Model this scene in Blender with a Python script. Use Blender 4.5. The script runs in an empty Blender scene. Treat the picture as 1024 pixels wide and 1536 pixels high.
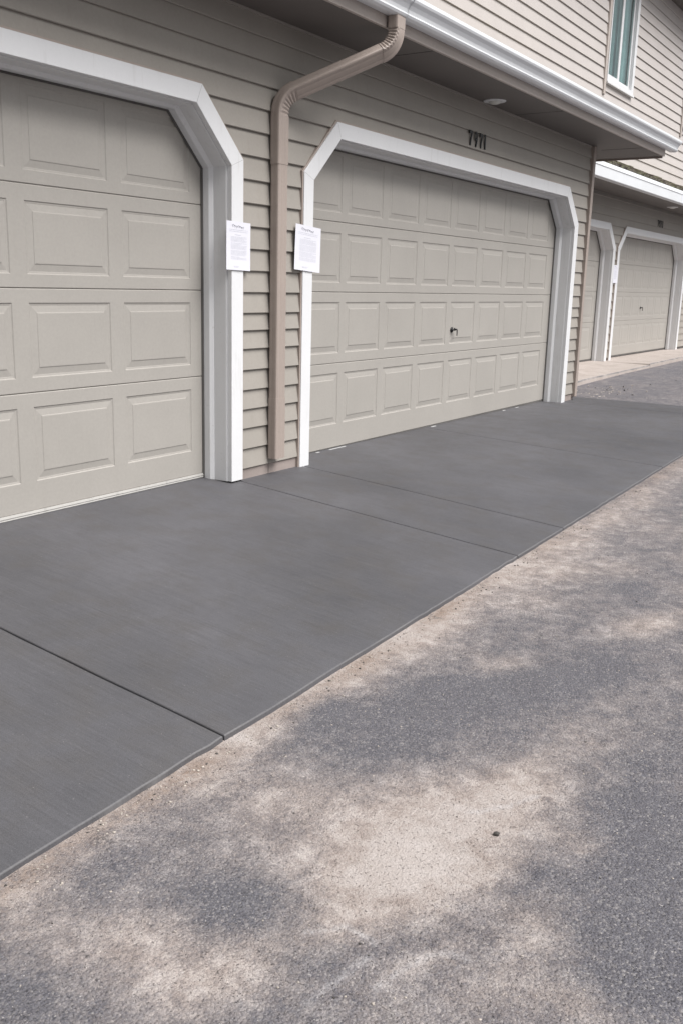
import bpy, bmesh, math, random
from mathutils import Vector, Matrix, noise as mnoise
random.seed(7)
scene = bpy.context.scene
COL = scene.collection

# ------------------------------------------------------------------ materials
def new_mat(name):
    m = bpy.data.materials.new(name); m.use_nodes = True
    nt = m.node_tree; nt.nodes.clear()
    out = nt.nodes.new('ShaderNodeOutputMaterial')
    b = nt.nodes.new('ShaderNodeBsdfPrincipled')
    nt.links.new(b.outputs[0], out.inputs[0])
    return m, nt, b

def N(nt, typ, **kw):
    n = nt.nodes.new(typ)
    for k, v in kw.items():
        if k in n.inputs.keys() if hasattr(n.inputs, 'keys') else False:
            n.inputs[k].default_value = v
        else:
            setattr(n, k, v)
    return n

def coords(nt, scale=(1, 1, 1)):
    tc = nt.nodes.new('ShaderNodeTexCoord'); mp = nt.nodes.new('ShaderNodeMapping')
    mp.inputs['Scale'].default_value = scale
    nt.links.new(tc.outputs['Object'], mp.inputs['Vector'])
    return mp.outputs[0]

def tex_noise(nt, vec, scale, detail=4, rough=.55):
    n = nt.nodes.new('ShaderNodeTexNoise')
    n.inputs['Scale'].default_value = scale; n.inputs['Detail'].default_value = detail
    n.inputs['Roughness'].default_value = rough
    nt.links.new(vec, n.inputs['Vector'])
    return n.outputs['Fac']

def ramp(nt, fac, stops):
    r = nt.nodes.new('ShaderNodeValToRGB')
    el = r.color_ramp.elements
    while len(el) < len(stops): el.new(.5)
    for e, (p, c) in zip(el, stops):
        e.position = p; e.color = (c[0], c[1], c[2], 1) if not isinstance(c, (int, float)) else (c, c, c, 1)
    nt.links.new(fac, r.inputs[0])
    return r.outputs[0]

def math_n(nt, op, a, b=None, clamp=False):
    n = nt.nodes.new('ShaderNodeMath'); n.operation = op; n.use_clamp = clamp
    for i, v in enumerate((a, b)):
        if v is None: continue
        if isinstance(v, (int, float)): n.inputs[i].default_value = v
        else: nt.links.new(v, n.inputs[i])
    return n.outputs[0]

def mix_c(nt, fac, a, b, mode='MIX'):
    n = nt.nodes.new('ShaderNodeMix'); n.data_type = 'RGBA'; n.blend_type = mode
    for sock, v in ((n.inputs[0], fac), (n.inputs[6], a), (n.inputs[7], b)):
        if isinstance(v, (int, float)): sock.default_value = v
        elif isinstance(v, tuple): sock.default_value = (v[0], v[1], v[2], 1)
        else: nt.links.new(v, sock)
    return n.outputs[2]

def bump(nt, b, h, strength=.2, dist=.002, prev=None):
    n = nt.nodes.new('ShaderNodeBump')
    n.inputs['Strength'].default_value = strength; n.inputs['Distance'].default_value = dist
    nt.links.new(h, n.inputs['Height'])
    if prev is not None: nt.links.new(prev, n.inputs['Normal'])
    nt.links.new(n.outputs[0], b.inputs['Normal'])
    return n.outputs[0]

def painted(name, col, rough=.5, var=.06, dirt=None, dirt_amt=.25, grain=None, spec=.4):
    """paint with faint mottling, weather stains and (optional) embossed grain"""
    m, nt, b = new_mat(name)
    v = coords(nt)
    big = tex_noise(nt, v, 2.3, 5, .6); fine = tex_noise(nt, v, 60, 3, .6)
    lo = tuple(c*(1-var) for c in col); hi = tuple(min(1, c*(1+var)) for c in col)
    c = ramp(nt, big, [(.3, lo), (.7, hi)])
    c = mix_c(nt, .03, c, ramp(nt, fine, [(.3, 0.), (.7, 1.)]), 'OVERLAY')
    if dirt:
        vs = coords(nt, (9, 9, 1.1))
        st = tex_noise(nt, vs, 2.2, 6, .65); sp = tex_noise(nt, v, 33, 2, .5)
        f1 = ramp(nt, st, [(.56, 0.), (.8, 1.)]); f2 = ramp(nt, sp, [(.71, 0.), (.77, 1.)])
        f = math_n(nt, 'MULTIPLY', f1, dirt_amt); f = math_n(nt, 'ADD', f, math_n(nt, 'MULTIPLY', f2, dirt_amt*.7), True)
        c = mix_c(nt, f, c, dirt)
    nt.links.new(c, b.inputs['Base Color'])
    b.inputs['Roughness'].default_value = rough
    b.inputs['Specular IOR Level'].default_value = spec
    if grain:
        g = tex_noise(nt, coords(nt, grain), 1, 5, .6)
        n1 = bump(nt, b, g, .16, .001)
        bump(nt, b, big, .25, .01, n1)
    else:
        bump(nt, b, fine, .08, .0005)
    return m

M = {}
M['door'] = painted('door paint greige', (.362, .343, .316), .48, .035, (.22, .2, .17), .10, (14, 14, 130), .3)
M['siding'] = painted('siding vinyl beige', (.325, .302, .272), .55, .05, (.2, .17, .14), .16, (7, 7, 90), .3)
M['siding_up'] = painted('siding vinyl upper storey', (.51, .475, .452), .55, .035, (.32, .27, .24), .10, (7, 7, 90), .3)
M['white'] = painted('white trim paint', (.70, .705, .715), .42, .02, (.33, .30, .26), .3, (40, 40, 3))
M['gutter'] = painted('white gutter enamel', (.76, .78, .80), .3, .03, (.4, .4, .38), .13)
M['brown'] = painted('beige brown aluminium', (.35, .295, .262), .42, .05, (.15, .12, .11), .25)
M['fascia'] = painted('beige fascia paint', (.45, .40, .365), .5, .04, (.25, .21, .18), .15)
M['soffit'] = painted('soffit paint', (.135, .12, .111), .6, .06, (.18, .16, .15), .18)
M['seal'] = painted('grey rubber seal', (.10, .095, .09), .7, .2)
M['retainer'] = painted('pale vinyl door bottom', (.42, .41, .39), .45, .06, (.1, .1, .09), .5)
M['black'] = painted('black cast metal', (.012, .012, .013), .4, .1)
M['found'] = painted('foundation concrete', (.30, .255, .235), .85, .14, (.12, .1, .08), .5)
M['joint'] = painted('grey joint line', (.42, .42, .42), .7, .2)
M['paper'] = painted('white paper', (.70, .70, .755), .8, .01)
M['ink'] = painted('grey print', (.52, .53, .59), .8, .1)
M['pen'] = painted('dark pen ink', (.17, .17, .21), .7, .05)
M['tape'] = painted('clear tape', (.8, .8, .78), .25, .01)
M['lens'] = painted('frosted lens', (.62, .62, .58), .3, .03)
M['curtain'] = painted('pale curtain', (.50, .56, .575), .85, .2)
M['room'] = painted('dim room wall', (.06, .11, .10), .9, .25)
M['stone'] = painted('pebble', (.40, .36, .32), .8, .35)
M['darkstone'] = painted('dark pebble', (.06, .055, .05), .7, .3)

def make_shingle():
    m, nt, b = new_mat('mossy shingles')
    v = coords(nt)
    a = tex_noise(nt, v, 14, 5, .65); g = tex_noise(nt, v, 5, 5, .7); f = tex_noise(nt, v, 220, 2, .6)
    c = ramp(nt, a, [(.25, (.05, .042, .036)), (.5, (.17, .145, .12)), (.75, (.36, .31, .27))])
    c = mix_c(nt, ramp(nt, g, [(.46, 0.), (.6, .85)]), c, (.24, .25, .14))
    c = mix_c(nt, .3, c, ramp(nt, f, [(.3, 0.), (.7, 1.)]), 'OVERLAY')
    nt.links.new(c, b.inputs['Base Color']); b.inputs['Roughness'].default_value = .95
    bump(nt, b, math_n(nt, 'ADD', a, f), .7, .006)
    return m
M['shingle'] = make_shingle()

def make_glass():
    m, nt, b = new_mat('window glass')
    out = [n for n in nt.nodes if n.type == 'OUTPUT_MATERIAL'][0]
    nt.nodes.remove(b)
    tr = nt.nodes.new('ShaderNodeBsdfTransparent'); tr.inputs[0].default_value = (.84, .94, .93, 1)
    gl = nt.nodes.new('ShaderNodeBsdfGlossy'); gl.inputs['Roughness'].default_value = .03
    lw = nt.nodes.new('ShaderNodeLayerWeight'); lw.inputs[0].default_value = .5
    frs = math_n(nt, 'ADD', math_n(nt, 'MULTIPLY', math_n(nt, 'POWER', lw.outputs['Facing'], 4.), .7), .04)
    n = tex_noise(nt, coords(nt), 3.2, 2); bp = nt.nodes.new('ShaderNodeBump'); bp.inputs['Strength'].default_value = .1; bp.inputs['Distance'].default_value = .03
    nt.links.new(n, bp.inputs['Height']); nt.links.new(bp.outputs[0], gl.inputs['Normal'])
    mx = nt.nodes.new('ShaderNodeMixShader')
    nt.links.new(frs, mx.inputs[0]); nt.links.new(tr.outputs[0], mx.inputs[1]); nt.links.new(gl.outputs[0], mx.inputs[2])
    nt.links.new(mx.outputs[0], out.inputs[0])
    return m
M['glass'] = make_glass()

def make_concrete(name, c0, c1, stain, broom=True):
    m, nt, b = new_mat(name)
    v = coords(nt)
    big = tex_noise(nt, v, .9, 6, .6); mid = tex_noise(nt, v, 5.5, 5, .6); fine = tex_noise(nt, v, 420, 2, .6)
    c = ramp(nt, big, [(.32, c0), (.68, c1)])
    c = mix_c(nt, math_n(nt, 'MULTIPLY', ramp(nt, mid, [(.45, 0.), (.72, 1.)]), .5), c, stain)
    c = mix_c(nt, .38, c, ramp(nt, fine, [(.25, 0.), (.75, 1.)]), 'OVERLAY')
    ed = nt.nodes.new('ShaderNodeAttribute'); ed.attribute_name = 'lit_lip'  # front light on the tooled edge, painted as a paler lip colour
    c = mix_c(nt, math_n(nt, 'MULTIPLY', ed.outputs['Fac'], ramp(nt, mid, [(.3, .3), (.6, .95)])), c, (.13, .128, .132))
    # pores and pale specks
    vo = nt.nodes.new('ShaderNodeTexVoronoi'); vo.inputs['Scale'].default_value = 42; nt.links.new(v, vo.inputs['Vector'])
    hole = ramp(nt, vo.outputs['Distance'], [(.05, 1.), (.11, 0.)])
    pick = ramp(nt, tex_noise(nt, v, 9, 3), [(.56, 0.), (.6, 1.)])
    c = mix_c(nt, math_n(nt, 'MULTIPLY', math_n(nt, 'MULTIPLY', hole, pick), .55), c, (.03, .03, .03))
    vo2 = nt.nodes.new('ShaderNodeTexVoronoi'); vo2.inputs['Scale'].default_value = 31; nt.links.new(v, vo2.inputs['Vector'])
    sp = ramp(nt, vo2.outputs['Distance'], [(.03, 1.), (.07, 0.)])
    c = mix_c(nt, math_n(nt, 'MULTIPLY', sp, .25), c, (.5, .48, .46))
    b.inputs['Roughness'].default_value = .62
    h = math_n(nt, 'ADD', math_n(nt, 'MULTIPLY', fine, .6), math_n(nt, 'MULTIPLY', hole, -1.2))
    if broom:
        br = tex_noise(nt, coords(nt, (150, 5, 5)), 1, 4, .65)
        br2 = tex_noise(nt, coords(nt, (34, 1.2, 2)), 1, 4, .65)
        c = mix_c(nt, .12, c, ramp(nt, br, [(.3, 0.), (.7, 1.)]), 'OVERLAY')
        c = mix_c(nt, .03, c, ramp(nt, br2, [(.3, 0.), (.7, 1.)]), 'OVERLAY')
        h = math_n(nt, 'ADD', h, math_n(nt, 'MULTIPLY', br, 1.3))
    nt.links.new(c, b.inputs['Base Color'])
    nt.links.new(ramp(nt, mid, [(.3, .55), (.7, .72)]), b.inputs['Roughness'])
    bump(nt, b, h, .35, .0012)
    return m
M['slab'] = make_concrete('broom finished grey concrete', (.066, .0655, .071), (.100, .099, .108), (.074, .068, .064))
M['apron'] = make_concrete('old pale concrete', (.36, .315, .285), (.44, .39, .36), (.27, .22, .19), False)

def make_asphalt():
    m, nt, b = new_mat('weathered dusty asphalt')
    v = coords(nt)
    at = nt.nodes.new('ShaderNodeAttribute'); at.attribute_name = 'dust'
    def dnoise(scale, detail, rough, dist):
        n = nt.nodes.new('ShaderNodeTexNoise'); nt.links.new(v, n.inputs['Vector'])
        n.inputs['Scale'].default_value = scale; n.inputs['Detail'].default_value = detail
        n.inputs['Roughness'].default_value = rough; n.inputs['Distortion'].default_value = dist
        return n.outputs['Fac']
    n1 = dnoise(3.4, 10, .70, .7); n4 = dnoise(13, 9, .70, .25); n2 = tex_noise(nt, v, 55, 6, .72); n3 = tex_noise(nt, v, 1.6, 4, .6)
    # aggregate
    vo = nt.nodes.new('ShaderNodeTexVoronoi'); vo.inputs['Scale'].default_value = 150; nt.links.new(v, vo.inputs['Vector'])
    vo2 = nt.nodes.new('ShaderNodeTexVoronoi'); vo2.inputs['Scale'].default_value = 330; nt.links.new(v, vo2.inputs['Vector'])
    sepc = nt.nodes.new('ShaderNodeSeparateColor'); nt.links.new(vo.outputs['Color'], sepc.inputs[0])
    sep2 = nt.nodes.new('ShaderNodeSeparateColor'); nt.links.new(vo2.outputs['Color'], sep2.inputs[0])
    base = ramp(nt, sepc.outputs[0], [(0, (.048, .052, .070)), (.5, (.078, .084, .110)), (.82, (.130, .136, .164)), (1, (.36, .345, .34))])
    base2 = ramp(nt, sep2.outputs[1], [(0, (.045, .048, .065)), (.6, (.086, .091, .116)), (1, (.28, .268, .265))])
    base = mix_c(nt, .45, base, base2)
    base = mix_c(nt, ramp(nt, n3, [(.35, 0.), (.65, .35)]), base, (.115, .115, .128))
    gap = ramp(nt, vo.outputs['Distance'], [(.35, 0.), (.75, 1.)])
    base = mix_c(nt, math_n(nt, 'MULTIPLY', gap, .25), base, (.06, .06, .066))
    # dust lodged in the surface
    f = math_n(nt, 'ADD', at.outputs['Fac'], math_n(nt, 'MULTIPLY', math_n(nt, 'SUBTRACT', n1, .5), 1.3))
    f = math_n(nt, 'ADD', f, math_n(nt, 'MULTIPLY', math_n(nt, 'SUBTRACT', n4, .5), 1.15))
    f = math_n(nt, 'ADD', f, math_n(nt, 'MULTIPLY', math_n(nt, 'SUBTRACT', n2, .5), .8))
    f = math_n(nt, 'ADD', f, math_n(nt, 'MULTIPLY', math_n(nt, 'SUBTRACT', sepc.outputs[1], .5), .25))
    df = ramp(nt, f, [(.0, .10), (.42, .35), (.78, .66), (1.0, .84)])
    dc = ramp(nt, n4, [(.32, (.31, .252, .218)), (.5, (.41, .352, .318)), (.68, (.52, .468, .44))])
    grit = tex_noise(nt, v, 330, 3, .7)
    dc = mix_c(nt, .35, dc, ramp(nt, grit, [(.28, 0.), (.72, 1.)]), 'OVERLAY')
    dc = mix_c(nt, ramp(nt, math_n(nt, 'MULTIPLY', f, .62), [(.55, 0.), (1.0, .6)]), dc, (.56, .51, .48))
    edge = nt.nodes.new('ShaderNodeAttribute'); edge.attribute_name = 'soil'
    sf = math_n(nt, 'MULTIPLY', edge.outputs['Fac'], ramp(nt, n2, [(.3, .2), (.6, 1.)]))
    dc = mix_c(nt, math_n(nt, 'MULTIPLY', sf, .8, True), dc, (.25, .175, .125))
    c = mix_c(nt, df, base, dc)
    # chalky scrape marks
    sc = nt.nodes.new('ShaderNodeAttribute'); sc.attribute_name = 'scrape'
    sfac = math_n(nt, 'MULTIPLY', sc.outputs['Fac'], ramp(nt, n2, [(.36, .05), (.62, .6)]))
    c = mix_c(nt, sfac, c, (.52, .51, .52))
    vc = nt.nodes.new('ShaderNodeTexVoronoi'); vc.feature = 'DISTANCE_TO_EDGE'; vc.inputs['Scale'].default_value = 6.5
    wv = nt.nodes.new('ShaderNodeVectorMath'); wv.operation = 'MULTIPLY_ADD'
    nc = nt.nodes.new('ShaderNodeTexNoise'); nc.inputs['Scale'].default_value = 22; nc.inputs['Detail'].default_value = 5; nt.links.new(v, nc.inputs['Vector'])
    nt.links.new(nc.outputs['Color'], wv.inputs[0]); wv.inputs[1].default_value = (.07, .07, .07); nt.links.new(v, wv.inputs[2]); nt.links.new(wv.outputs[0], vc.inputs['Vector'])
    crk = math_n(nt, 'MULTIPLY', ramp(nt, vc.outputs['Distance'], [(.006, 1.), (.016, 0.)]), ramp(nt, n1, [(.56, 0.), (.62, .55)]))
    c = mix_c(nt, crk, c, (.05, .048, .05))
    # dark pits
    pit = ramp(nt, tex_noise(nt, v, 150, 3, .6), [(.62, 0.), (.70, 1.)])
    c = mix_c(nt, math_n(nt, 'MULTIPLY', pit, .55), c, (.055, .053, .056))
    spk = ramp(nt, tex_noise(nt, v, 120, 2, .5), [(.68, 0.), (.73, 1.)])
    c = mix_c(nt, math_n(nt, 'MULTIPLY', spk, .6), c, (.50, .47, .45))
    nt.links.new(c, b.inputs['Base Color'])
    b.inputs['Roughness'].default_value = .85; b.inputs['Specular IOR Level'].default_value = .3
    dome = math_n(nt, 'SUBTRACT', 1., vo.outputs['Distance'])
    flat = math_n(nt, 'SUBTRACT', 1., math_n(nt, 'MULTIPLY', df, .6))
    h = math_n(nt, 'MULTIPLY', dome, flat)
    h = math_n(nt, 'ADD', h, math_n(nt, 'MULTIPLY', grit, .6)); h = math_n(nt, 'ADD', h, math_n(nt, 'MULTIPLY', pit, -1.))
    h = math_n(nt, 'ADD', h, math_n(nt, 'MULTIPLY', n2, 1.2))
    bump(nt, b, h, .9, .0042)
    return m
M['asphalt'] = make_asphalt()

# ------------------------------------------------------------------ mesh helpers
class MB:
    def __init__(s): s.v = []; s.f = []
    def add(s, *pts):
        i = len(s.v); s.v.extend([tuple(p) for p in pts]); s.f.append(tuple(range(i, i+len(pts))))
    def mesh(s, verts, faces):
        i = len(s.v); s.v.extend([tuple(p) for p in verts]); s.f.extend([tuple(k+i for k in f) for f in faces])
    def box(s, x0, x1, y0, y1, z0, z1):
        v = [(x0,y0,z0),(x1,y0,z0),(x1,y1,z0),(x0,y1,z0),(x0,y0,z1),(x1,y0,z1),(x1,y1,z1),(x0,y1,z1)]
        s.mesh(v, [(0,3,2,1),(4,5,6,7),(0,1,5,4),(1,2,6,5),(2,3,7,6),(3,0,4,7)])
    def sweep(s, rings, closed=True, cap=True):
        """rings: list of equal-length point loops"""
        n = len(rings[0]); i0 = len(s.v)
        for r in rings: s.v.extend([tuple(p) for p in r])
        for a in range(len(rings)-1):
            for k in range(n if closed else n-1):
                k2 = (k+1) % n
                s.f.append((i0+a*n+k, i0+a*n+k2, i0+(a+1)*n+k2, i0+(a+1)*n+k))
        if cap and closed:
            s.f.append(tuple(i0+k for k in reversed(range(n))))
            s.f.append(tuple(i0+(len(rings)-1)*n+k for k in range(n)))
    def build(s, name, mat, parent=None, bevel=0, smooth=False, recalc=True):
        me = bpy.data.meshes.new(name); me.from_pydata(s.v, [], s.f); me.update()
        o = bpy.data.objects.new(name, me); COL.objects.link(o)
        me.materials.append(mat)
        if recalc:
            bm = bmesh.new(); bm.from_mesh(me)
            bmesh.ops.remove_doubles(bm, verts=bm.verts, dist=1e-5)
            bmesh.ops.recalc_face_normals(bm, faces=bm.faces); bm.to_mesh(me); bm.free()
        if smooth:
            for p in me.polygons: p.use_smooth = True
        if bevel:
            md = o.modifiers.new('soft edges', 'BEVEL'); md.width = bevel; md.segments = 2; md.limit_method = 'ANGLE'; md.angle_limit = math.radians(40)
        if parent is not None:
            o.parent = parent
            if parent.type == 'EMPTY':          # built in place; parts under a part already sit in world space
                o.matrix_parent_inverse = Matrix.Translation(-parent.location)
        return o

def thing(name, label, cat, loc, group=None):
    o = bpy.data.objects.new(name, None); COL.objects.link(o); o.location = loc
    o['label'] = label; o['category'] = cat
    if group: o['group'] = group
    return o
def tag(o, label, cat, group=None):
    o['label'] = label; o['category'] = cat
    if group: o['group'] = group
    return o
def structure(o): o['kind'] = 'structure'; return o

# ------------------------------------------------------------------ terrain functions
def zo(x):                       # top of the driveway slab at its outer edge
    return -.225 + .0244*(min(x, 11.5)-2.2) + .008*max(0, x-11.5)
YE = -1.795
def slab_z(x, y): return zo(x)*(y/YE)
def ground_z(x, y):
    a = zo(x)-.019
    if y < -1.8: return a - .012*max(0, -2.2-y)*0.0
    inner = -.05 if x < 10.75 else min(-.05+(x-10.75)*.05, .03)+max(0, min(x, 22)-12.35)*.006
    t = min(1, (y+1.8)/1.8)
    if y > .3: inner = inner+.02*min(1, (y-.3))
    return a*(1-t)+inner*t

# ------------------------------------------------------------------ sky, sun, camera
ELEV, AZ = math.radians(55), math.radians(176)      # azimuth measured from +Y towards +X
sun_dir = Vector((math.sin(AZ)*math.cos(ELEV), math.cos(AZ)*math.cos(ELEV), math.sin(ELEV)))
w = bpy.data.worlds.new("World"); scene.world = w; w.use_nodes = True
nt = w.node_tree; bg = nt.nodes['Background']
sky = nt.nodes.new('ShaderNodeTexSky'); sky.sky_type = 'NISHITA'; sky.sun_disc = False
sky.sun_elevation = ELEV; sky.sun_rotation = AZ; sky.air_density = 1.0; sky.dust_density = 4.0; sky.ozone_density = 1.0
hs = nt.nodes.new('ShaderNodeHueSaturation'); hs.inputs['Saturation'].default_value = .18
nt.links.new(sky.outputs[0], hs.inputs['Color']); nt.links.new(hs.outputs[0], bg.inputs[0])
bg.inputs[1].default_value = .075
sl = bpy.data.lights.new('sun', 'SUN'); sl.energy = 2.9; sl.angle = math.radians(42); sl.color = (1, .975, .96)
so = bpy.data.objects.new('sun', sl); COL.objects.link(so)
so.rotation_euler = (-sun_dir).to_track_quat('-Z', 'Y').to_euler()

cam = bpy.data.cameras.new('camera'); co = bpy.data.objects.new('camera', cam); COL.objects.link(co); scene.camera = co
R = Vector((.552, -.833, .020)).normalized(); F = Vector((.813, .533, -.235)); F = (F - R*F.dot(R)).normalized(); U = R.cross(F)
co.matrix_world = Matrix(((R.x, U.x, -F.x, 0), (R.y, U.y, -F.y, -3.574), (R.z, U.z, -F.z, 1.163), (0, 0, 0, 1)))
cam.sensor_fit = 'VERTICAL'; cam.sensor_height = 36; cam.lens = 34.12
cam.shift_x = .0254; cam.shift_y = .0096; cam.clip_end = 500; cam.clip_start = .05
scene.view_settings.view_transform = 'Standard'; scene.view_settings.look = 'None'
scene.view_settings.exposure = .64; scene.view_settings.gamma = 1

# ------------------------------------------------------------------ ground
def graded(a, b, fine0, fine1, fs, cs):
    out = []; x = a
    while x < b:
        out.append(x)
        if fine0 <= x < fine1: x += fs
        else:
            d = max(fine0-x, x-fine1, 0); st = min(cs, fs+d*.25)
            x = min(x+st, fine0) if x < fine0 and x+st > fine0 else x+st
    out.append(b); return out
DUST = [(2.07,-2.59,0.399,-0.170,-0.158,-0.135,1.00),(2.15,-2.38,0.224,-0.198,-0.157,-0.108,0.55),(1.91,-2.60,0.084,-0.123,-0.102,-0.056,0.45),(2.55,-2.67,0.301,-0.102,-0.122,-0.086,0.50),(2.08,-2.13,0.145,-0.110,-0.117,-0.100,0.45),(2.06,-1.82,0.275,-0.047,-0.110,-0.145,0.60),(1.64,-1.78,0.337,-0.007,-0.048,-0.095,0.75),(1.37,-1.85,0.148,-0.032,-0.047,-0.094,0.75),(2.40,-1.77,0.310,0.007,-0.076,-0.101,0.70),(3.07,-1.78,0.534,0.009,-0.122,-0.124,0.75),(3.38,-1.92,0.270,-0.070,-0.210,-0.147,0.50),(4.00,-1.80,0.768,-0.002,-0.161,-0.120,0.70),(4.81,-1.92,0.670,-0.079,-0.276,-0.145,0.55),(5.92,-1.90,1.021,-0.061,-0.361,-0.161,0.50),(7.36,-1.86,1.181,-0.030,-0.415,-0.155,0.45),(4.63,-2.16,0.341,-0.266,-0.142,-0.052,0.50),(4.14,-2.23,0.261,-0.255,-0.101,-0.038,0.50),(4.11,-2.64,0.197,-0.146,-0.101,-0.031,0.80),(3.95,-2.62,0.120,-0.132,-0.068,-0.020,0.40),(3.30,-2.29,0.089,-0.085,-0.080,-0.037,0.55),(5.63,-2.30,0.374,-0.130,-0.263,-0.085,0.35),(3.08,-2.72,0.180,-0.075,-0.115,-0.058,0.30),(2.28,-2.92,0.020,-0.071,-0.066,-0.016,0.50),(1.90,-2.95,0.079,-0.046,-0.100,-0.070,0.42),(2.04,-2.75,0.083,-0.071,-0.046,-0.027,0.30),(2.94,-2.81,0.156,-0.053,-0.050,-0.028,0.20),(1.36,-2.22,0.020,-0.147,-0.086,-0.049,0.50),(1.39,-2.45,0.146,-0.077,-0.046,-0.061,0.62),(1.26,-2.03,0.067,-0.099,-0.065,-0.075,0.35),(1.17,-2.27,0.046,-0.068,-0.038,-0.040,-0.20),(1.67,-2.59,0.109,-0.074,-0.041,-0.037,0.40),(1.66,-2.78,0.109,-0.049,-0.016,-0.016,0.35),(1.73,-3.09,0.024,-0.112,-0.048,-0.008,0.40),(1.46,-2.66,0.091,-0.052,-0.030,-0.033,0.25),(1.59,-2.31,0.037,-0.108,-0.076,-0.047,-0.75),(1.68,-2.35,0.054,-0.080,-0.057,-0.042,-0.40),(2.56,-1.96,0.132,-0.010,-0.059,-0.064,-0.80),(2.85,-2.19,0.218,-0.151,-0.149,-0.091,-0.75),(3.19,-2.44,0.129,-0.102,-0.132,-0.060,-0.60),(2.43,-2.22,0.173,-0.091,-0.070,-0.054,-0.30),(3.44,-2.61,0.151,-0.104,-0.112,-0.044,-0.35),(2.45,-3.03,0.071,-0.104,-0.314,-0.088,-0.60),(2.09,-2.91,0.068,-0.059,-0.068,-0.034,-0.35),(4.41,-2.39,0.159,-0.141,-0.128,-0.042,-0.30),(3.47,-2.05,0.154,-0.043,-0.068,-0.044,-0.25),(1.10,-2.13,0.038,-0.057,-0.048,-0.058,-0.50),(1.52,-2.54,0.056,-0.050,-0.038,-0.034,-0.35),(1.95,-3.17,0.074,-0.110,-0.196,-0.055,-0.50),
        (1.30,-2.25,.16,-.16,.12,.12,.35), (1.62,-2.9,.1,-.1,.08,.05,.3), (11.2,.05,.4,.0,.0,.30,.5), (12.6,.35,1.2,.1,.0,.15,.35), (11.6,-.9,.25,-.5,.3,.1,.25)]
SCRAPES = [[(1.421,-2.642),(1.505,-2.658),(1.616,-2.677)], [(1.535,-2.738),(1.615,-2.757),(1.688,-2.784),(1.719,-2.814),(1.728,-2.861)],
           [(2.263,-2.612),(2.358,-2.69),(2.456,-2.74)], [(1.6,-2.517),(1.674,-2.586),(1.66,-2.665)]]
inv = []
for cx, cy, ax, ay, bx_, by_, wt in DUST:
    det = ax*by_-ay*bx_; inv.append((cx, cy, by_/det, -bx_/det, -ay/det, ax/det, wt))
def dust_at(x, y):
    s = 0.
    for cx, cy, a, b, c, d, wt in inv:
        dx, dy = x-cx, y-cy; u = a*dx+b*dy; v = c*dx+d*dy; q = u*u+v*v
        if q < 16: s += wt*math.exp(-.9*q)
    n = mnoise.noise(Vector((x*.7, y*1.4, 3)))*.25
    s -= .12*max(0, min(1, (x-4)/4))
    return .20+s*.85+(.35*math.exp(-((x-1.95)**2/.06+(y+2.6)**2/.03)))+n
def seg_d(x, y, pl):
    best = 9
    for (x0, y0), (x1, y1) in zip(pl, pl[1:]):
        dx, dy = x1-x0, y1-y0; t = max(0, min(1, ((x-x0)*dx+(y-y0)*dy)/(dx*dx+dy*dy)))
        best = min(best, math.hypot(x-x0-t*dx, y-y0-t*dy))
    return best
xs = sorted(set([round(v, 4) for v in graded(-45, 90, .7, 3.4, .011, 6)])); ys = sorted(set([round(v, 4) for v in graded(-45, 2.0, -3.4, -1.75, .011, 6)]))
V = []; Fc = []; A_d = []; A_s = []; A_c = []
for y in ys:
    for x in xs:
        near = .3 < x < 12 and -4.5 < y < -1
        dz = (mnoise.noise(Vector((x*1.3, y*1.3, 0)))*.006 + (mnoise.noise(Vector((x*5, y*5, 7)))*.003 if near else 0)) if -20 < y < .5 else 0
        V.append((x, y, ground_z(x, y)+dz)); A_d.append(dust_at(x, y))
        e = abs(y-(YE-.03)); A_s.append(max(0, 1-e/.11)*(.5+.9*mnoise.noise(Vector((x*3, y*3, 1)))) if y < -1.7 and x < 11.5 else (max(0, 1-math.hypot((x-11.2)*.6, y+.05)/.45)))
        A_c.append(max([0]+[max(0, 1-seg_d(x, y, pl)/.013) for pl in SCRAPES]) if near and x < 3 else 0)
nx = len(xs)
for j in range(len(ys)-1):
    for i in range(nx-1): Fc.append((j*nx+i, j*nx+i+1, (j+1)*nx+i+1, (j+1)*nx+i))
me = bpy.data.meshes.new('asphalt_ground'); me.from_pydata(V, [], Fc); me.materials.append(M['asphalt'])
for nm, arr in (('dust', A_d), ('soil', A_s), ('scrape', A_c)):
    at = me.attributes.new(nm, 'FLOAT', 'POINT'); at.data.foreach_set('value', arr)
for p in me.polygons: p.use_smooth = True
g = bpy.data.objects.new('asphalt_driveway', me); COL.objects.link(g); structure(g)

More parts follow.
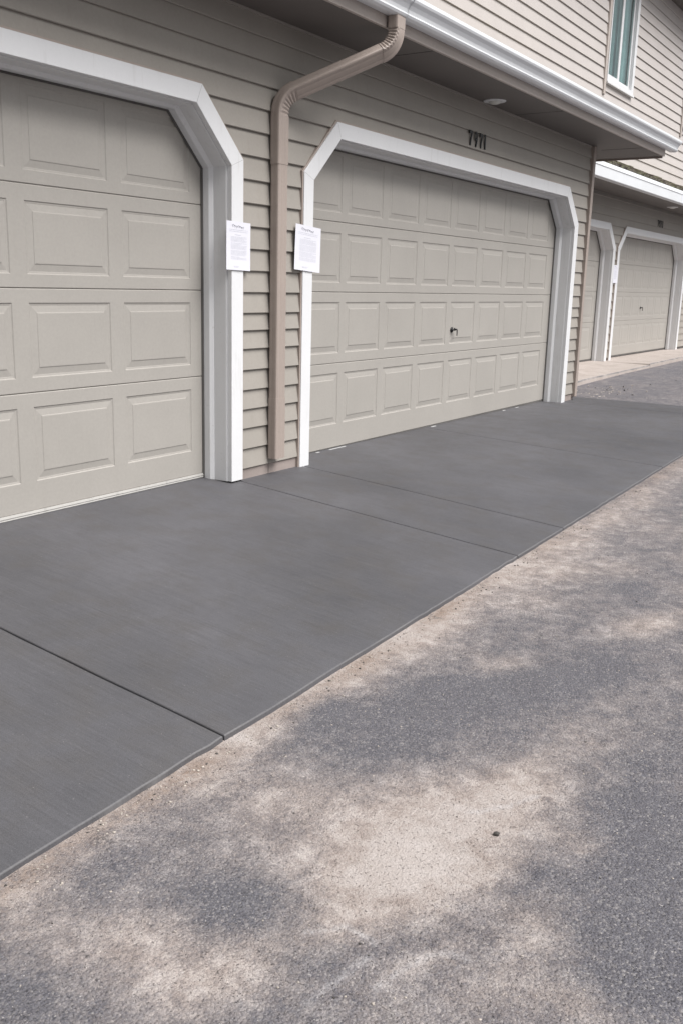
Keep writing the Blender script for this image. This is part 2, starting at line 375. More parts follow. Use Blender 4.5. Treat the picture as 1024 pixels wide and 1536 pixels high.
def slab_panels(name, mat, edges, y0, y1, zf, gap, r, thick, rough_front=.006):
    mb = MB()
    for x0, x1 in zip(edges, edges[1:]):
        x0 += gap/2; x1 -= gap/2
        inset = [0, r*.1, r*.35, r*.7, r*1.1]
        n = max(2, int((x1-x0)/.06)); mid = [x0+r*1.1+(x1-x0-2.2*r)*k/n for k in range(1, n)]
        gx = [x0+i for i in inset]+mid+[x1-i for i in reversed(inset)]
        m_ = 18; midy = [y0+r*1.1+(y1-y0-2.2*r)*k/m_ for k in range(1, m_)]
        gy = [y0+i for i in inset]+midy+[y1-i for i in reversed(inset)]
        def rnd(e):
            return 0 if e >= r else r-math.sqrt(max(0, r*r-(r-e)**2))
        vs = []; fs = []
        for y in gy:
            for x in gx:
                e = min(x-x0, x1-x, y-y0)
                k = max(0, 1-(y-y0)/.06)
                yy = y + k*(mnoise.noise(Vector((x*2.2, 0, 5)))*.006+mnoise.noise(Vector((x*17, 0, 9)))*rough_front)
                xe = min(x-x0, x1-x); kx = max(0, 1-xe/.05); sgn = 1 if x-x0 < x1-x else -1
                xx = x + sgn*kx*abs(mnoise.noise(Vector((x0*7, y*22, 2))))*.0045
                vs.append((xx, yy, zf(x, y)-rnd(e)*1.0+mnoise.noise(Vector((x*2, y*2, 4)))*.0015))
        nxx = len(gx); nyy = len(gy)
        for j in range(nyy-1):
            for i in range(nxx-1): fs.append((j*nxx+i, j*nxx+i+1, (j+1)*nxx+i+1, (j+1)*nxx+i))
        # skirts
        ring = [i for i in range(nxx)]+[j*nxx+nxx-1 for j in range(1, nyy)]+[(nyy-1)*nxx+i for i in range(nxx-2, -1, -1)]+[j*nxx for j in range(nyy-2, 0, -1)]
        b0 = len(vs)
        for k in ring: vs.append((vs[k][0], vs[k][1], vs[k][2]-thick))
        for k in range(len(ring)):
            k2 = (k+1) % len(ring); fs.append((ring[k2], ring[k], b0+k, b0+k2))
        mb.mesh(vs, fs)
    o = mb.build(name, mat, smooth=True)
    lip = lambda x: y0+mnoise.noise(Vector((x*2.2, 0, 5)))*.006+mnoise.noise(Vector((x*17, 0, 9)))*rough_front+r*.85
    at = o.data.attributes.new('lit_lip', 'FLOAT', 'POINT')  # marks front lip vertices that get the painted-in edge light
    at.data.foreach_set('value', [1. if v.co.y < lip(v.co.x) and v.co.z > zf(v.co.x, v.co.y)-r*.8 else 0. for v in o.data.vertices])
    return o
sl_edges = [-3.4, -.25, 2.215, 4.625, 5.299, 7.447, 10.35, 10.98]
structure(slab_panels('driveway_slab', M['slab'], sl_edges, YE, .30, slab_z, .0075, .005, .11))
# dark filler down in the joints
mbj = MB()
for x in sl_edges[1:-1]:
    n = 16
    for k in range(n):
        ya = YE+.004+(.28-YE)*k/n; yb = YE+.004+(.28-YE)*(k+1)/n
        mbj.add((x-.005, ya, slab_z(x, ya)-.012), (x+.005, ya, slab_z(x, ya)-.012), (x+.005, yb, slab_z(x, yb)-.012), (x-.005, yb, slab_z(x, yb)-.012))
structure(mbj.build('joint_filler', M['black']))
def apron_z(x, y):
    f = ground_z(x, .5)+.045+(.02 if x > 15.5 else 0); b_ = .112
    t = (y-.5)/.75; return f+(b_-f)*min(1.15, t)
structure(slab_panels('concrete_apron', M['apron'], [10.75, 15.5, 20.4, 24.0], .47, 1.55, apron_z, .012, .02, .12, .012))

# ------------------------------------------------------------------ townhouse kit
GAPC = .0
def siding(mb, x0, x1, yf, lines, ztop, openings=(), end_left=False, end_right=False, lap=.017):
    """horizontal lap siding facing -Y; lines = bottom heights of the courses"""
    lines = [z for z in lines if z < ztop-.01]+[ztop]
    for za, zb in zip(lines, lines[1:]):
        cuts = {za, zb}
        for op in openings:
            for z in op['brk']:
                if za < z < zb: cuts.add(z)
        cuts = sorted(cuts)
        def yat(z): return yf-lap+(lap)*(z-za)/(zb-za)
        for ca, cb in zip(cuts, cuts[1:]):
            spans = [(x0, x0, x1, x1)]
            zm = (ca+cb)/2
            for op in openings:
                if zm >= op['top'] or zm <= op.get('bot', -9): continue
                la, ra = op['span'](ca+1e-6); lb, rb = op['span'](cb-1e-6); new = []
                for s in spans:
                    if la <= s[0] and ra >= s[2] : continue
                    if ra <= s[0] or la >= s[2]: new.append(s); continue
                    new.append((s[0], s[1], la, lb)); new.append((ra, rb, s[2], s[3]))
                spans = [q for q in new if q[2]-q[0] > 1e-3 or q[3]-q[1] > 1e-3]
            for a0, a1, b0, b1 in spans:
                mb.add((a0, yat(ca), ca), (b0, yat(ca), ca), (b1, yat(cb), cb), (a1, yat(cb), cb))
                if ca == za:       # the drip edge under the lap
                    mb.add((a0, yf-lap, za), (a0, yf-lap+.004, za-.004), (b0, yf-lap+.004, za-.004), (b0, yf-lap, za))
                    mb.add((a0, yf-lap+.004, za-.004), (a0, yf+.012, za+.004), (b0, yf+.012, za+.004), (b0, yf-lap+.004, za-.004))

def opening(Lo, Ro, ch_l, ch_r, zco, zto, wdt, wh):
    """outline of a garage opening with clipped corners; span() is on the middle line of the casing"""
    h = wdt*.5; L = Lo+h; Rr = Ro-h; zt = zto-wh*.5; zc = zco-.02
    def span(z):
        if z <= zc: return L, Rr
        t = min(1, (z-zc)/(zt-zc)); return L+ch_l*.93*t, Rr-ch_r*.93*t
    return dict(span=span, top=zt, brk=[zc, zt])

W, WH, D = .108, .100, .202
def casing(root, Lo, Ro, cl, cr, zb_l, zb_r, yf, zco=1.858, zci=1.816, zto=2.198, d=D, label=None):
    zti = zto-WH; k = lambda c: c*(zti-zci)/(zto-zco)
    outer = [(Lo, zb_l), (Lo, zco), (Lo+cl, zto), (Ro-cr, zto), (Ro, zco), (Ro, zb_r)]
    inner = [(Lo+W, zb_l), (Lo+W, zci), (Lo+W+k(cl), zti), (Ro-W-k(cr), zti), (Ro-W, zci), (Ro-W, zb_r)]
    def P(i, off):       # off in metres inward from the inner line (negative = towards the outer line)
        (ox, oz), (ix, iz) = outer[i], inner[i]
        L = W if i in (0, 1, 4, 5) else WH
        t = 1+off/W
        return ox+(ix-ox)*t, oz+(iz-oz)*t
    def strip(prof, closed=True, cap=True):
        mb = MB(); mb.sweep([[(P(i, o)[0], y, P(i, o)[1]) for o, y in prof] for i in range(6)], closed, cap); return mb
    face = strip([(-W, yf+.052), (-W, yf+.002), (-W+.002, yf), (-.002, yf), (0, yf+.002), (0, yf+.030), (-.02, yf+.052)]).build('door_casing', M['white'], root)
    if label: face['label'] = label
    for i in (1, 2, 3, 4):
        (ax, az), (bx, bz) = P(i, -W+.004), P(i, -.004); L = math.hypot(bx-ax, bz-az); nx_, nz_ = -(bz-az)/L*.0009, (bx-ax)/L*.0009
        mj = MB(); mj.sweep([[(ax-nx_, yf-.0004, az-nz_), (ax+nx_, yf-.0004, az+nz_), (ax+nx_, yf+.001, az+nz_), (ax-nx_, yf+.001, az-nz_)], [(bx-nx_, yf-.0004, bz-nz_), (bx+nx_, yf-.0004, bz+nz_), (bx+nx_, yf+.001, bz+nz_), (bx-nx_, yf+.001, bz-nz_)]])
        mj.build('mitre_joint', M['joint'], face)
    strip([(-.006, yf+.033), (.0045, yf+.033), (.0045, yf+.036), (.006, yf+.040), (.006, yf+.128), (.010, yf+.131), (.0125, yf+.134), (.022, yf+.146), (.024, yf+.150), (.024, yf+d-.012), (-.006, yf+d-.012)]).build('jamb', M['white'], face)
    strip([(-W-.011, yf+.05), (-W-.011, yf+.008), (-W-.002, yf+.006), (-W-.0005, yf+.010), (-W-.0005, yf+.05)]).build('edge_channel', M['brown'], face)
    strip([(.012, yf+d-.011), (.030, yf+d-.011), (.034, yf+d-.003), (.012, yf+d-.003)]).build('weatherstrip', M['seal'], face)
    return face

JO = [.633, 1.131, 1.607]
ROWS = [(.193, .563), (.705, 1.063), (1.196, 1.533), (1.668, 2.045)]
def garage_door(root, x0, x1, zb, cols, y, zs=1., z0=0., label=None, retainer=True, handle_x=None, handle_z=None, emb=1.):
    js = [zb]+[z0+j*zs for j in JO]+[2.15 if zs == 1 else z0+2.15*zs]
    core = MB(); core.box(x0+.004, x1-.004, y+.018, y+.05, zb+.004, js[-1])
    door = core.build('garage_door', M['door'], root)
    if label: door['label'] = label
    PR = [(0, 0), (.005, .0045), (.010, .0050), (.014, .0060), (.046, .0020), (.0490, -.0005), (.053, -.001)]
    for s in range(4):
        za, zb_ = js[s]+.0010, js[s+1]-.0010
        pa, pb = z0+ROWS[s][0]*zs, z0+ROWS[s][1]*zs
        mb = MB(); Y = y
        def q(xa, xb, z_a, z_b):
            mb.add((xa, Y, z_a), (xb, Y, z_a), (xb, Y, z_b), (xa, Y, z_b))
        e = .004
        q(x0, x1, za+e, pa); q(x0, x1, pb, zb_-e)
        # rolled meeting edges of the section
        mb.add((x0, Y, zb_-e), (x1, Y, zb_-e), (x1, Y+.004, zb_), (x0, Y+.004, zb_)); mb.add((x0, Y+.004, zb_), (x1, Y+.004, zb_), (x1, Y+.0175, zb_), (x0, Y+.0175, zb_))
        mb.add((x0, Y+.004, za), (x1, Y+.004, za), (x1, Y, za+e), (x0, Y, za+e)); mb.add((x0, Y+.0175, za), (x1, Y+.0175, za), (x1, Y+.004, za), (x0, Y+.004, za))
        for xe in (x0, x1): mb.add((xe, Y, za+e), (xe, Y+.0175, za), (xe, Y+.0175, zb_), (xe, Y, zb_-e))
        px = x0
        for ca, cb in cols:
            q(px, ca, pa, pb); px = cb
        q(px, x1, pa, pb)
        for ca, cb in cols:
            for (o1, d1), (o2, d2) in zip(PR, PR[1:]):
                d1 *= emb; d2 *= emb
                A = [(ca+o1, Y+d1, pa+o1), (cb-o1, Y+d1, pa+o1), (cb-o1, Y+d1, pb-o1), (ca+o1, Y+d1, pb-o1)]
                B = [(ca+o2, Y+d2, pa+o2), (cb-o2, Y+d2, pa+o2), (cb-o2, Y+d2, pb-o2), (ca+o2, Y+d2, pb-o2)]
                for i in range(4): mb.add(A[i], A[(i+1) % 4], B[(i+1) % 4], B[i])
            o, dd = PR[-1]; dd *= emb
            mb.add((ca+o, Y+dd, pa+o), (cb-o, Y+dd, pa+o), (cb-o, Y+dd, pb-o), (ca+o, Y+dd, pb-o))
        mb.build('door_section', M['door'], door)
    sm = MB()
    if retainer:
        sm.sweep([[(x, y-.004, zb+.002), (x, y-.008, zb-.010), (x, y-.004, zb-.014), (x, y-.007, zb-.020), (x, y, zb-.030), (x, y+.03, zb-.030), (x, y+.03, zb+.002)] for x in (x0, x1)])
        sm.build('bottom_seal', M['retainer'], door)
    else:
        sm.sweep([[(x, y+.004, zb+.002), (x, y+.0, zb-.02), (x, y+.03, zb-.03), (x, y+.03, zb+.002)] for x in (x0, x1)])
        sm.build('bottom_seal', M['seal'], door)
    if handle_x:
        h = MB(); hz = handle_z
        def ring(c, ax1, ax2, r, n=10): return [Vector(c)+Vector(ax1)*r*math.cos(6.2832*k/n)+Vector(ax2)*r*math.sin(6.2832*k/n) for k in range(n)]
        X, Yv, Z = (1, 0, 0), (0, 1, 0), (0, 0, 1)
        h.sweep([ring((handle_x, y+.004, hz), X, Z, r) for r in (.026, .026)] if False else [ring((handle_x, y+yy, hz), X, Z, r) for yy, r in ((.002, .024), (-.005, .023), (-.009, .015), (-.011, .008), (-.030, .007), (-.034, .004))])
        # T-grip: a bar across the stem, bent down at one end
        pts = [(-.022, .016), (-.01, .008), (0, .002), (.018, .006), (.030, .003), (.035, -.008), (.036, -.035), (.035, -.052)]
        rs = [.005, .006, .008, .006, .0055, .005, .0045, .0035]
        rings = []
        for i, ((px_, pz_), r) in enumerate(zip(pts, rs)):
            a = Vector(pts[max(0, i-1)]); b_ = Vector(pts[min(len(pts)-1, i+1)]); t = (b_-a).normalized(); nrm = Vector((-t.y, 0, t.x))
            rings.append(ring((handle_x+px_, y-.035, hz+pz_), nrm, Yv, r, 8))
        h.sweep(rings)
        h.build('lock_handle', M['black'], door, smooth=True)
    return door

def pipe_ring(c, wdir, ddir, w, d, ribs=True):
    """rounded rectangular downspout section with shallow flutes on its faces"""
    pts = []; hw, hd = w/2, d/2; r = .010
    prof = []
    def side(n, L):
        return [(-L+2*L*k/n) for k in range(n+1)]
    xs_ = side(8, hw-r); ds_ = side(5, hd-r)
    fl = lambda k: -.0012 if ribs and k % 4 == 2 else 0
    for k, x in enumerate(xs_): prof.append((x, -hd-fl(k)))
    prof.append((hw-r*.3, -hd+r*.3))
    for k, y in enumerate(ds_): prof.append((hw+fl(k), y))
    prof.append((hw-r*.3, hd-r*.3))
    for k, x in enumerate(reversed(xs_)): prof.append((x, hd+fl(k)))
    prof.append((-hw+r*.3, hd-r*.3))
    for k, y in enumerate(reversed(ds_)): prof.append((-hw-fl(k), y))
    prof.append((-hw+r*.3, -hd+r*.3))
    return [Vector(c)+wdir*a+ddir*b for a, b in prof], prof

def bezier_pts(p0, p1, p2, n): return [p0*(1-t)**2+p1*2*t*(1-t)+p2*t*t for t in [k/n for k in range(n+1)]]

def downspout(root, x, yc, zbot, zbend, x2, y2, ztop, w, d):
    A = Vector((x, yc, zbend)); B = Vector((x2, y2, ztop-.16))
    dirm = (B-A).normalized(); r = .10
    e1a, e1b = A-Vector((0, 0, r)), A+dirm*r
    e2a, e2b = B-dirm*r, B+Vector((0, 0, r))
    up = Vector((0, 0, 1))
    # carry the section frame along the run
    def frame(t, prevw):
        wv = (prevw-t*prevw.dot(t)).normalized(); return wv, t.cross(wv)
    wv = Vector((1, 0, 0)); seq = []
    def emit(pts, tang, crimps=0, sc=1.):
        nonlocal wv
        rings = []
        for i, (p, t) in enumerate(zip(pts, tang)):
            wv, dv = frame(t, wv)
            rg, prof = pipe_ring(p, wv, dv, w*sc, d*sc)
            if crimps and 0 < i < len(pts)-1:
                # pleats on the inside of the bend
                bend = (tang[-1]-tang[0]); bend = (bend-t*bend.dot(t)).normalized()
                k = .007*(1 if i % 2 else 0)
                rg = [q-bend*k*max(0, min(1, ((q-p).dot(bend)/(d*.35))+.25)) for q in rg]
            rings.append(rg)
        return rings
    def straight(a, b, n=2):
        t = (b-a).normalized(); return [a+(b-a)*k/n for k in range(n+1)], [t]*(n+1)
    main = MB(); p, t = straight(Vector((x, yc, zbot)), Vector((x, yc, zbot+.38))); main.sweep(emit(p, t, sc=1.06), cap=True)
    p, t = straight(Vector((x, yc, zbot+.37)), Vector((x, yc, zbend-.36))); main.sweep(emit(p, t))
    sp = main.build('downspout', M['brown'], root)
    el = MB(); p, t = straight(Vector((x, yc, zbend-.37)), e1a); el.sweep(emit(p, t, sc=1.07))
    pts = bezier_pts(e1a, A, e1b, 14); tg = [(pts[min(i+1, 14)]-pts[max(0, i-1)]).normalized() for i in range(15)]; tg[0] = up; tg[-1] = dirm
    el.sweep(emit(pts, tg, 1, 1.06)); el.build('elbow', M['brown'], sp)
    of = MB(); p, t = straight(e1b-dirm*.01, e2a+dirm*.01); of.sweep(emit(p, t)); of.build('offset_pipe', M['brown'], sp)
    el = MB(); pts = bezier_pts(e2a, B, e2b, 16); tg = [(pts[min(i+1, 16)]-pts[max(0, i-1)]).normalized() for i in range(17)]; tg[0] = dirm; tg[-1] = up
    el.sweep(emit(pts, tg, 1, 1.06)); el.build('elbow', M['brown'], sp)
    ou = MB(); p, t = straight(e2b-up*.005, Vector((x2, y2, ztop))); ou.sweep(emit(p, t, sc=1.1)); ou.build('outlet', M['brown'], sp)
    st = MB()
    for z in (zbot+.2,):
        st.box(x-w/2-.016, x-w/2-.006, yc+.0, yc+d/2, z, z+.025)
    return sp

GP = [(0, 0), (-.055, -.004), (-.076, .004), (-.084, .016), (-.080, .026), (-.084, .045), (-.098, .066), (-.116, .082), (-.122, .094), (-.122, .112), (-.110, .114), (-.110, .108)]
def gutter(root, x0, x1, yb, zb, splice=(), sy=1., sz=1.):
    mb = MB()
    outer = [(yb+a*sy, zb+b*sz) for a, b in GP]
    inner = [(yb+(a*sy)+.004, zb+(b*sz)+.004) for a, b in reversed(GP[:-2])]
    inner[-1] = (yb-.002, zb+.006)
    lp = outer+inner+[(yb-.002, zb+.11), (yb, zb+.11)]
    n = max(2, int((x1-x0)/.5))
    mb.sweep([[(x0+(x1-x0)*k/n, y, z+.0025*mnoise.noise(Vector((k*.7, 3, x0)))) for y, z in lp] for k in range(n+1)])
    gt = mb.build('gutter', M['gutter'], root)
    for xe, s in ((x0, -1), (x1, 1)):
        c = MB(); pts = [(yb+a*sy*1.04, zb+b*sz-.001) for a, b in GP[:-1]]+[(yb, zb+.112*sz)]
        c.sweep([[(xe-.012*s, y, z) for y, z in pts], [(xe+.004*s, y, z) for y, z in pts]]); c.build('end_cap', M['gutter'], gt)
    for xs_ in splice:
        c = MB(); pts = [(yb+a*sy*1.03-.001, zb+b*sz-.003) for a, b in GP[:-1]]
        c.sweep([[(xs_-.05, y, z) for y, z in pts], [(xs_+.05, y, z) for y, z in pts]], closed=False); c.build('splice_plate', M['gutter'], gt, recalc=False)
    return gt

# digits as bent flat bars
def arc(cx, cz, rx, rz, a0, a1, n=14): return [(cx+rx*math.cos(math.radians(a0+(a1-a0)*k/n)), cz+rz*math.sin(math.radians(a0+(a1-a0)*k/n))) for k in range(n+1)]
DIG = {'7': [([(.02, .88), (.62, .88)], .22), ([(.60, .90), (.46, .62), (.32, .34), (.27, 0)], .17)],
       '9': [(arc(.32, .70, .23, .25, 0, 360, 22), .13), ([(.55, .72), (.54, .45), (.46, .22), (.32, .0)], .15)],
       '1': [([(.34, 1), (.34, 0)], .19), ([(.16, .84), (.30, .95)], .12), ([(.2, .03), (.48, .03)], .07)],
       '3': [(arc(.30, .74, .21, .20, 150, -90, 12), .15), (arc(.30, .28, .24, .25, 90, -150, 14), .15)]}
def numeral(root, ch, x, y, z, h, name='house_numeral'):
    mb = MB()
    for si, (pl, th) in enumerate(DIG[ch]):
        pts = [Vector((x+a*h*.72, z+b*h)) for a, b in pl]; th *= h*.86; yy = y-.0006*si
        rings = []
        for i, p in enumerate(pts):
            a = pts[max(0, i-1)]; b_ = pts[min(len(pts)-1, i+1)]
            if (pts[0]-pts[-1]).length < 1e-4 and i in (0, len(pts)-1): a, b_ = pts[-2], pts[1]
            t = (b_-a).normalized(); nn = Vector((-t.y, t.x))*th/2
            rings.append([(p.x+nn.x, yy-.003, p.y+nn.y), (p.x-nn.x, yy-.003, p.y-nn.y), (p.x-nn.x, yy+.004, p.y-nn.y), (p.x+nn.x, yy+.004, p.y+nn.y)])
        mb.sweep(rings)
    return mb.build(name, M['black'], root)

def soffit_light(root, x, y, z, r=.092):
    def lathe(prof, n=28):
        mb = MB(); rings = [[(x+rr*math.cos(6.2832*k/n), y+rr*math.sin(6.2832*k/n), z+zz) for k in range(n)] for rr, zz in prof]; mb.sweep(rings); return mb
    o = lathe([(r, .004), (r, -.003), (r*.95, -.007), (r*.62, -.010), (r*.58, -.008)]).build('soffit_light', M['white'], root, smooth=False)
    lathe([(r*.56, -.004), (r*.56, -.012), (r*.47, -.020), (r*.28, -.026), (r*.05, -.027)]).build('light_lens', M['lens'], o, smooth=True)
    return o

def shingle_roof(root, x0, x1, ya, za, yb, zb, rows, name='roof', tab=(.10, .22), thick=(.010, .026)):
    rnd = random.Random(5); mb = MB()
    mb.sweep([[(x, ya, za-.03), (x, yb, zb-.03), (x, yb, zb), (x, ya, za)] for x in (x0, x1)])
    L = math.hypot(yb-ya, zb-za); ty, tz = (yb-ya)/L, (zb-za)/L; ny, nz = -tz, ty
    for r in range(rows):
        s0 = L*r/rows-(.02 if r == 0 else 0); s1 = min(L, s0+L/rows*1.25); x = x0
        while x < x1:
            wd = min(rnd.uniform(*tab), x1-x); th = rnd.uniform(*thick); j = rnd.uniform(-.018, .014)
            def pt(xx, s, h): return (xx, ya+ty*s+ny*h, za+tz*s+nz*h)
            a, b_ = x+.003, x+wd-.003; lo = .004+.001*(r % 2)
            up1, up2 = th+rnd.uniform(0, .006), th+rnd.uniform(0, .006)
            mb.mesh([pt(a, s0+j, lo), pt(b_, s0+j+rnd.uniform(-.006, .006), lo), pt(b_, s1, lo+.001), pt(a, s1, lo+.001), pt(a, s0+j, lo+up1), pt(b_, s0+j, lo+up2), pt(b_, s1, lo+.006), pt(a, s1, lo+.006)],
                    [(0, 3, 2, 1), (4, 5, 6, 7), (0, 1, 5, 4), (1, 2, 6, 5), (2, 3, 7, 6), (3, 0, 4, 7)])
            x += wd
    return mb.build(name, M['shingle'], root)

def window(root, x0, x1, z0, z1, yf):
    """two-light sliding window; yf = face of the wall"""
    def frame(mb, a, b, c, d, wl, wr, wb, wt, y0, y1):
        mb.box(a, a+wl, y0, y1, c, d); mb.box(b-wr, b, y0, y1, c, d)
        mb.box(a+wl, b-wr, y0+.0005, y1, c, c+wb); mb.box(a+wl, b-wr, y0+.0005, y1, d-wt, d)
    mb = MB(); frame(mb, x0+.085, x1, z0+.02, z1, .03, .10, .055, .07, yf-.040, yf+.05)
    win = mb.build('window', M['white'], root, bevel=.003)
    ch = MB(); ch.box(x0, x0+.084, yf-.030, yf+.03, z0-.16, z1); ch.build('side_casing', M['fascia'], win)
    sl_ = MB(); sl_.box(x0+.08, x1+.01, yf-.055, yf+.0, z0-.01, z0+.019); sl_.build('sill', M['white'], win, bevel=.003)
    xm = x0+(x1-x0)*.47
    for a, b, yo in ((x0+.116, xm+.05, .012), (xm-.03, x1-.101, .034)):
        s = MB(); frame(s, a, b, z0+.076, z1-.07, .04 if yo < .02 else .085, .085 if yo < .02 else .05, .05, .04, yf-.03+yo, yf-.006+yo); sa = s.build('sash', M['white'], win, bevel=.002)
        p = MB(); p.box(a+.038, b-.048, yf-.020+yo, yf-.015+yo, z0+.125, z1-.11); p.build('pane', M['glass'], win)
    # room behind the glass, and hanging curtains
    rm = MB(); rm.box(x0+.07, x1-.03, yf+.07, yf+1.2, z0, z1)
    rm.f = [f for i, f in enumerate(rm.f) if i != 2]
    rm.build('room_lining', M['room'], win, recalc=False)
    cu = MB(); ring = []
    for a, b in ((x0+.44, xm+.05), (xm+.16, x1-.06)):
        n = 40; f_ = []; k_ = []
        for i in range(n+1):
            x = a+(b-a)*i/n; yy = yf+.095+.03*math.sin(i*1.25)+.012*math.sin(i*.53)
            f_.append((x, yy)); 
        cu.sweep([[(x, y, z) for x, y in f_]+[(x, y+.003, z) for x, y in reversed(f_)] for z in (z0+.04, z1)], closed=True)
    cu.build('curtain', M['curtain'], win)
    return win

# ================================================================== NEAR TOWNHOUSE
near = thing('townhouse', 'near beige sided townhouse front with two greige garage doors and a brown downspout between them', 'house', (6, 0, 0), 'beige townhouses along the driveway')
YS = .030                                             # plane of the siding (top of each course)
L1, R1 = 1.70, 4.634; L2, R2 = 5.249, 10.344
op1 = opening(L1, R1, .36, .358, 1.858, 2.198, W, WH); op2 = opening(L2, R2, .37, .34, 1.858, 2.198, W, WH)
zl = [.072, .193, .319, .435, .552, .672, .797, .906, 1.008, 1.128, 1.252, 1.376, 1.503, 1.632, 1.762, 1.893, 2.030, 2.160, 2.288, 2.420, 2.545]
ZS = 2.662
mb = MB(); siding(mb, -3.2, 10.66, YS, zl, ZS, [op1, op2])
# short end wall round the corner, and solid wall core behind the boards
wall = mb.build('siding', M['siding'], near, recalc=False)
core = MB()
for a, b, z0_, z1_ in ((-3.2, L1+.05, -.1, ZS), (R1-.05, L2+.05, -.1, ZS), (R2-.05, 10.66, -.1, ZS), (L1+.05, R1-.05, 2.16, ZS), (L2+.05, R2-.05, 2.16, ZS)):
    core.box(a, b, YS+.014, YS+.16, z0_, z1_)
core.box(10.50, 10.66, YS+.162, 1.30, -.1, ZS)
core.build('wall_core', M['siding'], near)
es = MB()
for za, zb in zip([.0]+zl, zl+[ZS]):
    es.add((10.680, YS+.02, za), (10.680, 1.20, za), (10.662, 1.20, zb), (10.662, YS+.02, zb)); es.add((10.680, YS+.02, za), (10.660, YS+.02, za), (10.660, 1.20, za), (10.680, 1.20, za))
es.build('end_siding', M['siding'], near, recalc=False)
cb = MB(); cb.box(10.625, 10.694, -.012, YS+.012, .035, ZS-.002); cb.box(10.664, 10.6935, YS+.0125, .09, .035, ZS-.002)
cb.build('corner_board', M['brown'], near, bevel=.004)
for a, b in ((R1-.02, 4.93), (4.934, L2+.02), (R2-.02, 10.68), (-3.2, L1+.02)):
    fd = MB(); fd.box(a, b, YS-.004, YS+.013, -.12, .068); fd.build('foundation', M['found'], near, bevel=.002)
fd = MB(); fd.box(10.672, 10.69, YS+.02, 1.2, -.12, .03); fd.build('foundation', M['found'], near, bevel=.002)

casing(near, L1, R1, .36, .358, .012, .012, 0., label='white clipped-corner casing of the left garage door')
casing(near, L2, R2, .37, .34, -.003, -.008, 0., label='white clipped-corner casing of the wide garage door')
c1 = [(1.94+.64*k-.01*0, 1.94+.64*k+.54) for k in range(4)]
garage_door(near, L1+W-.02, R1-W+.005, .045, [(3.858-.64*(3-k), 4.398-.64*(3-k)) for k in range(4)], D, label='greige raised panel garage door at the left edge, cut off by the frame')
garage_door(near, L2+W-.015, R2-W+.005, .020, [(5.523+.5735*k, 6.003+.5735*k+.012) for k in range(8)], D, retainer=False, handle_x=7.86, handle_z=.825, label='wide greige raised panel garage door with a black lock handle, under the black house number')
# crumbly pale caulk along the foot of the wide door
rnd = random.Random(3); x = L2+W+.02
while x < R2-W-.05:
    l_ = rnd.uniform(.03, .22)
    if rnd.random() < .62:
        z = slab_z(x, .17); ck = MB(); ck.box(x, x+l_, D-.020-rnd.uniform(0, .006), D-.010, z-.003, z+rnd.uniform(.002, .005)); ck.build('caulk_bead', M['joint'], near, bevel=.002)
    x += l_+rnd.uniform(.05, .4)

# eave: soffit, fascia, gutter, downspout
YF = -.42; XE = 11.74
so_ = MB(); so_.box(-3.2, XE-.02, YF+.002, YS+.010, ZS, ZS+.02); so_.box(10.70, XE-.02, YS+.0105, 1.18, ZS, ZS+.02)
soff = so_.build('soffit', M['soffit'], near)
for x in (1.2, 3.64, 6.08, 8.52, 10.96):
    sj = MB(); sj.box(x-.002, x+.002, YF+.004, YS-.002, ZS-.0025, ZS-.0002); sj.build('soffit_joint', M['seal'], soff)
qt = MB(); qt.box(-3.2, 10.62, YS-.014, YS+.004, ZS-.014, ZS-.001); qt.build('soffit_trim', M['siding'], soff)
fs_ = MB(); fs_.box(-3.2, XE, YF-.022, YF, ZS, ZS+.16); fs_.build('fascia', M['fascia'], near, bevel=.002)
fe = MB(); fe.box(XE-.020, XE, YF+.001, 1.18, ZS-.018, ZS+.16); fe.build('end_fascia', M['brown'], near, bevel=.002)
gutter(near, -3.2, 11.92, YF-.024, 2.727, (5.58,), 1.0, 1.0)
downspout(near, 4.952, -.020, .105, 2.235, 5.475, -.484, 2.722, .098, .062)
shingle_roof(near, -3.2, XE+.02, YF-.05, 2.845, 1.18, 3.30, 9, 'roof', (.25, .35), (.006, .010))
soffit_light(near, 7.84, -.085, ZS)
hx = 7.60
for k, ch in enumerate('7971'):
    numeral(near, ch, hx+.101*k-(.022 if ch == '1' else 0), .010, 2.303, .116)

# upper storey belongs to the same row: near part of the wall, then the far part
YU = 1.20
zu = [2.938+.141*k for k in range(20)]
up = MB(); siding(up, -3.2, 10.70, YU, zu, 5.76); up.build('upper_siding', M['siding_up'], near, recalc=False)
uc = MB(); uc.box(-3.2, 10.70, YU+.014, YU+.15, 2.7, 5.76); uc.build('upper_wall_core', M['siding_up'], near)
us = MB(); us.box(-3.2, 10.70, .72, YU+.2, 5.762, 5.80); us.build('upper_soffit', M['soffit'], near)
shingle_roof(near, -3.2, 10.70, .66, 5.83, 5.2, 7.6, 22, 'upper_roof', (.25, .35), (.006, .010))
bk = MB(); bk.box(-3.2, -3.02, YU+.152, 8.0, -.1, 5.76); bk.box(-3.02, 10.70, 7.85, 8.0, -.1, 5.76); bk.build('rear_wall', M['siding_up'], near)

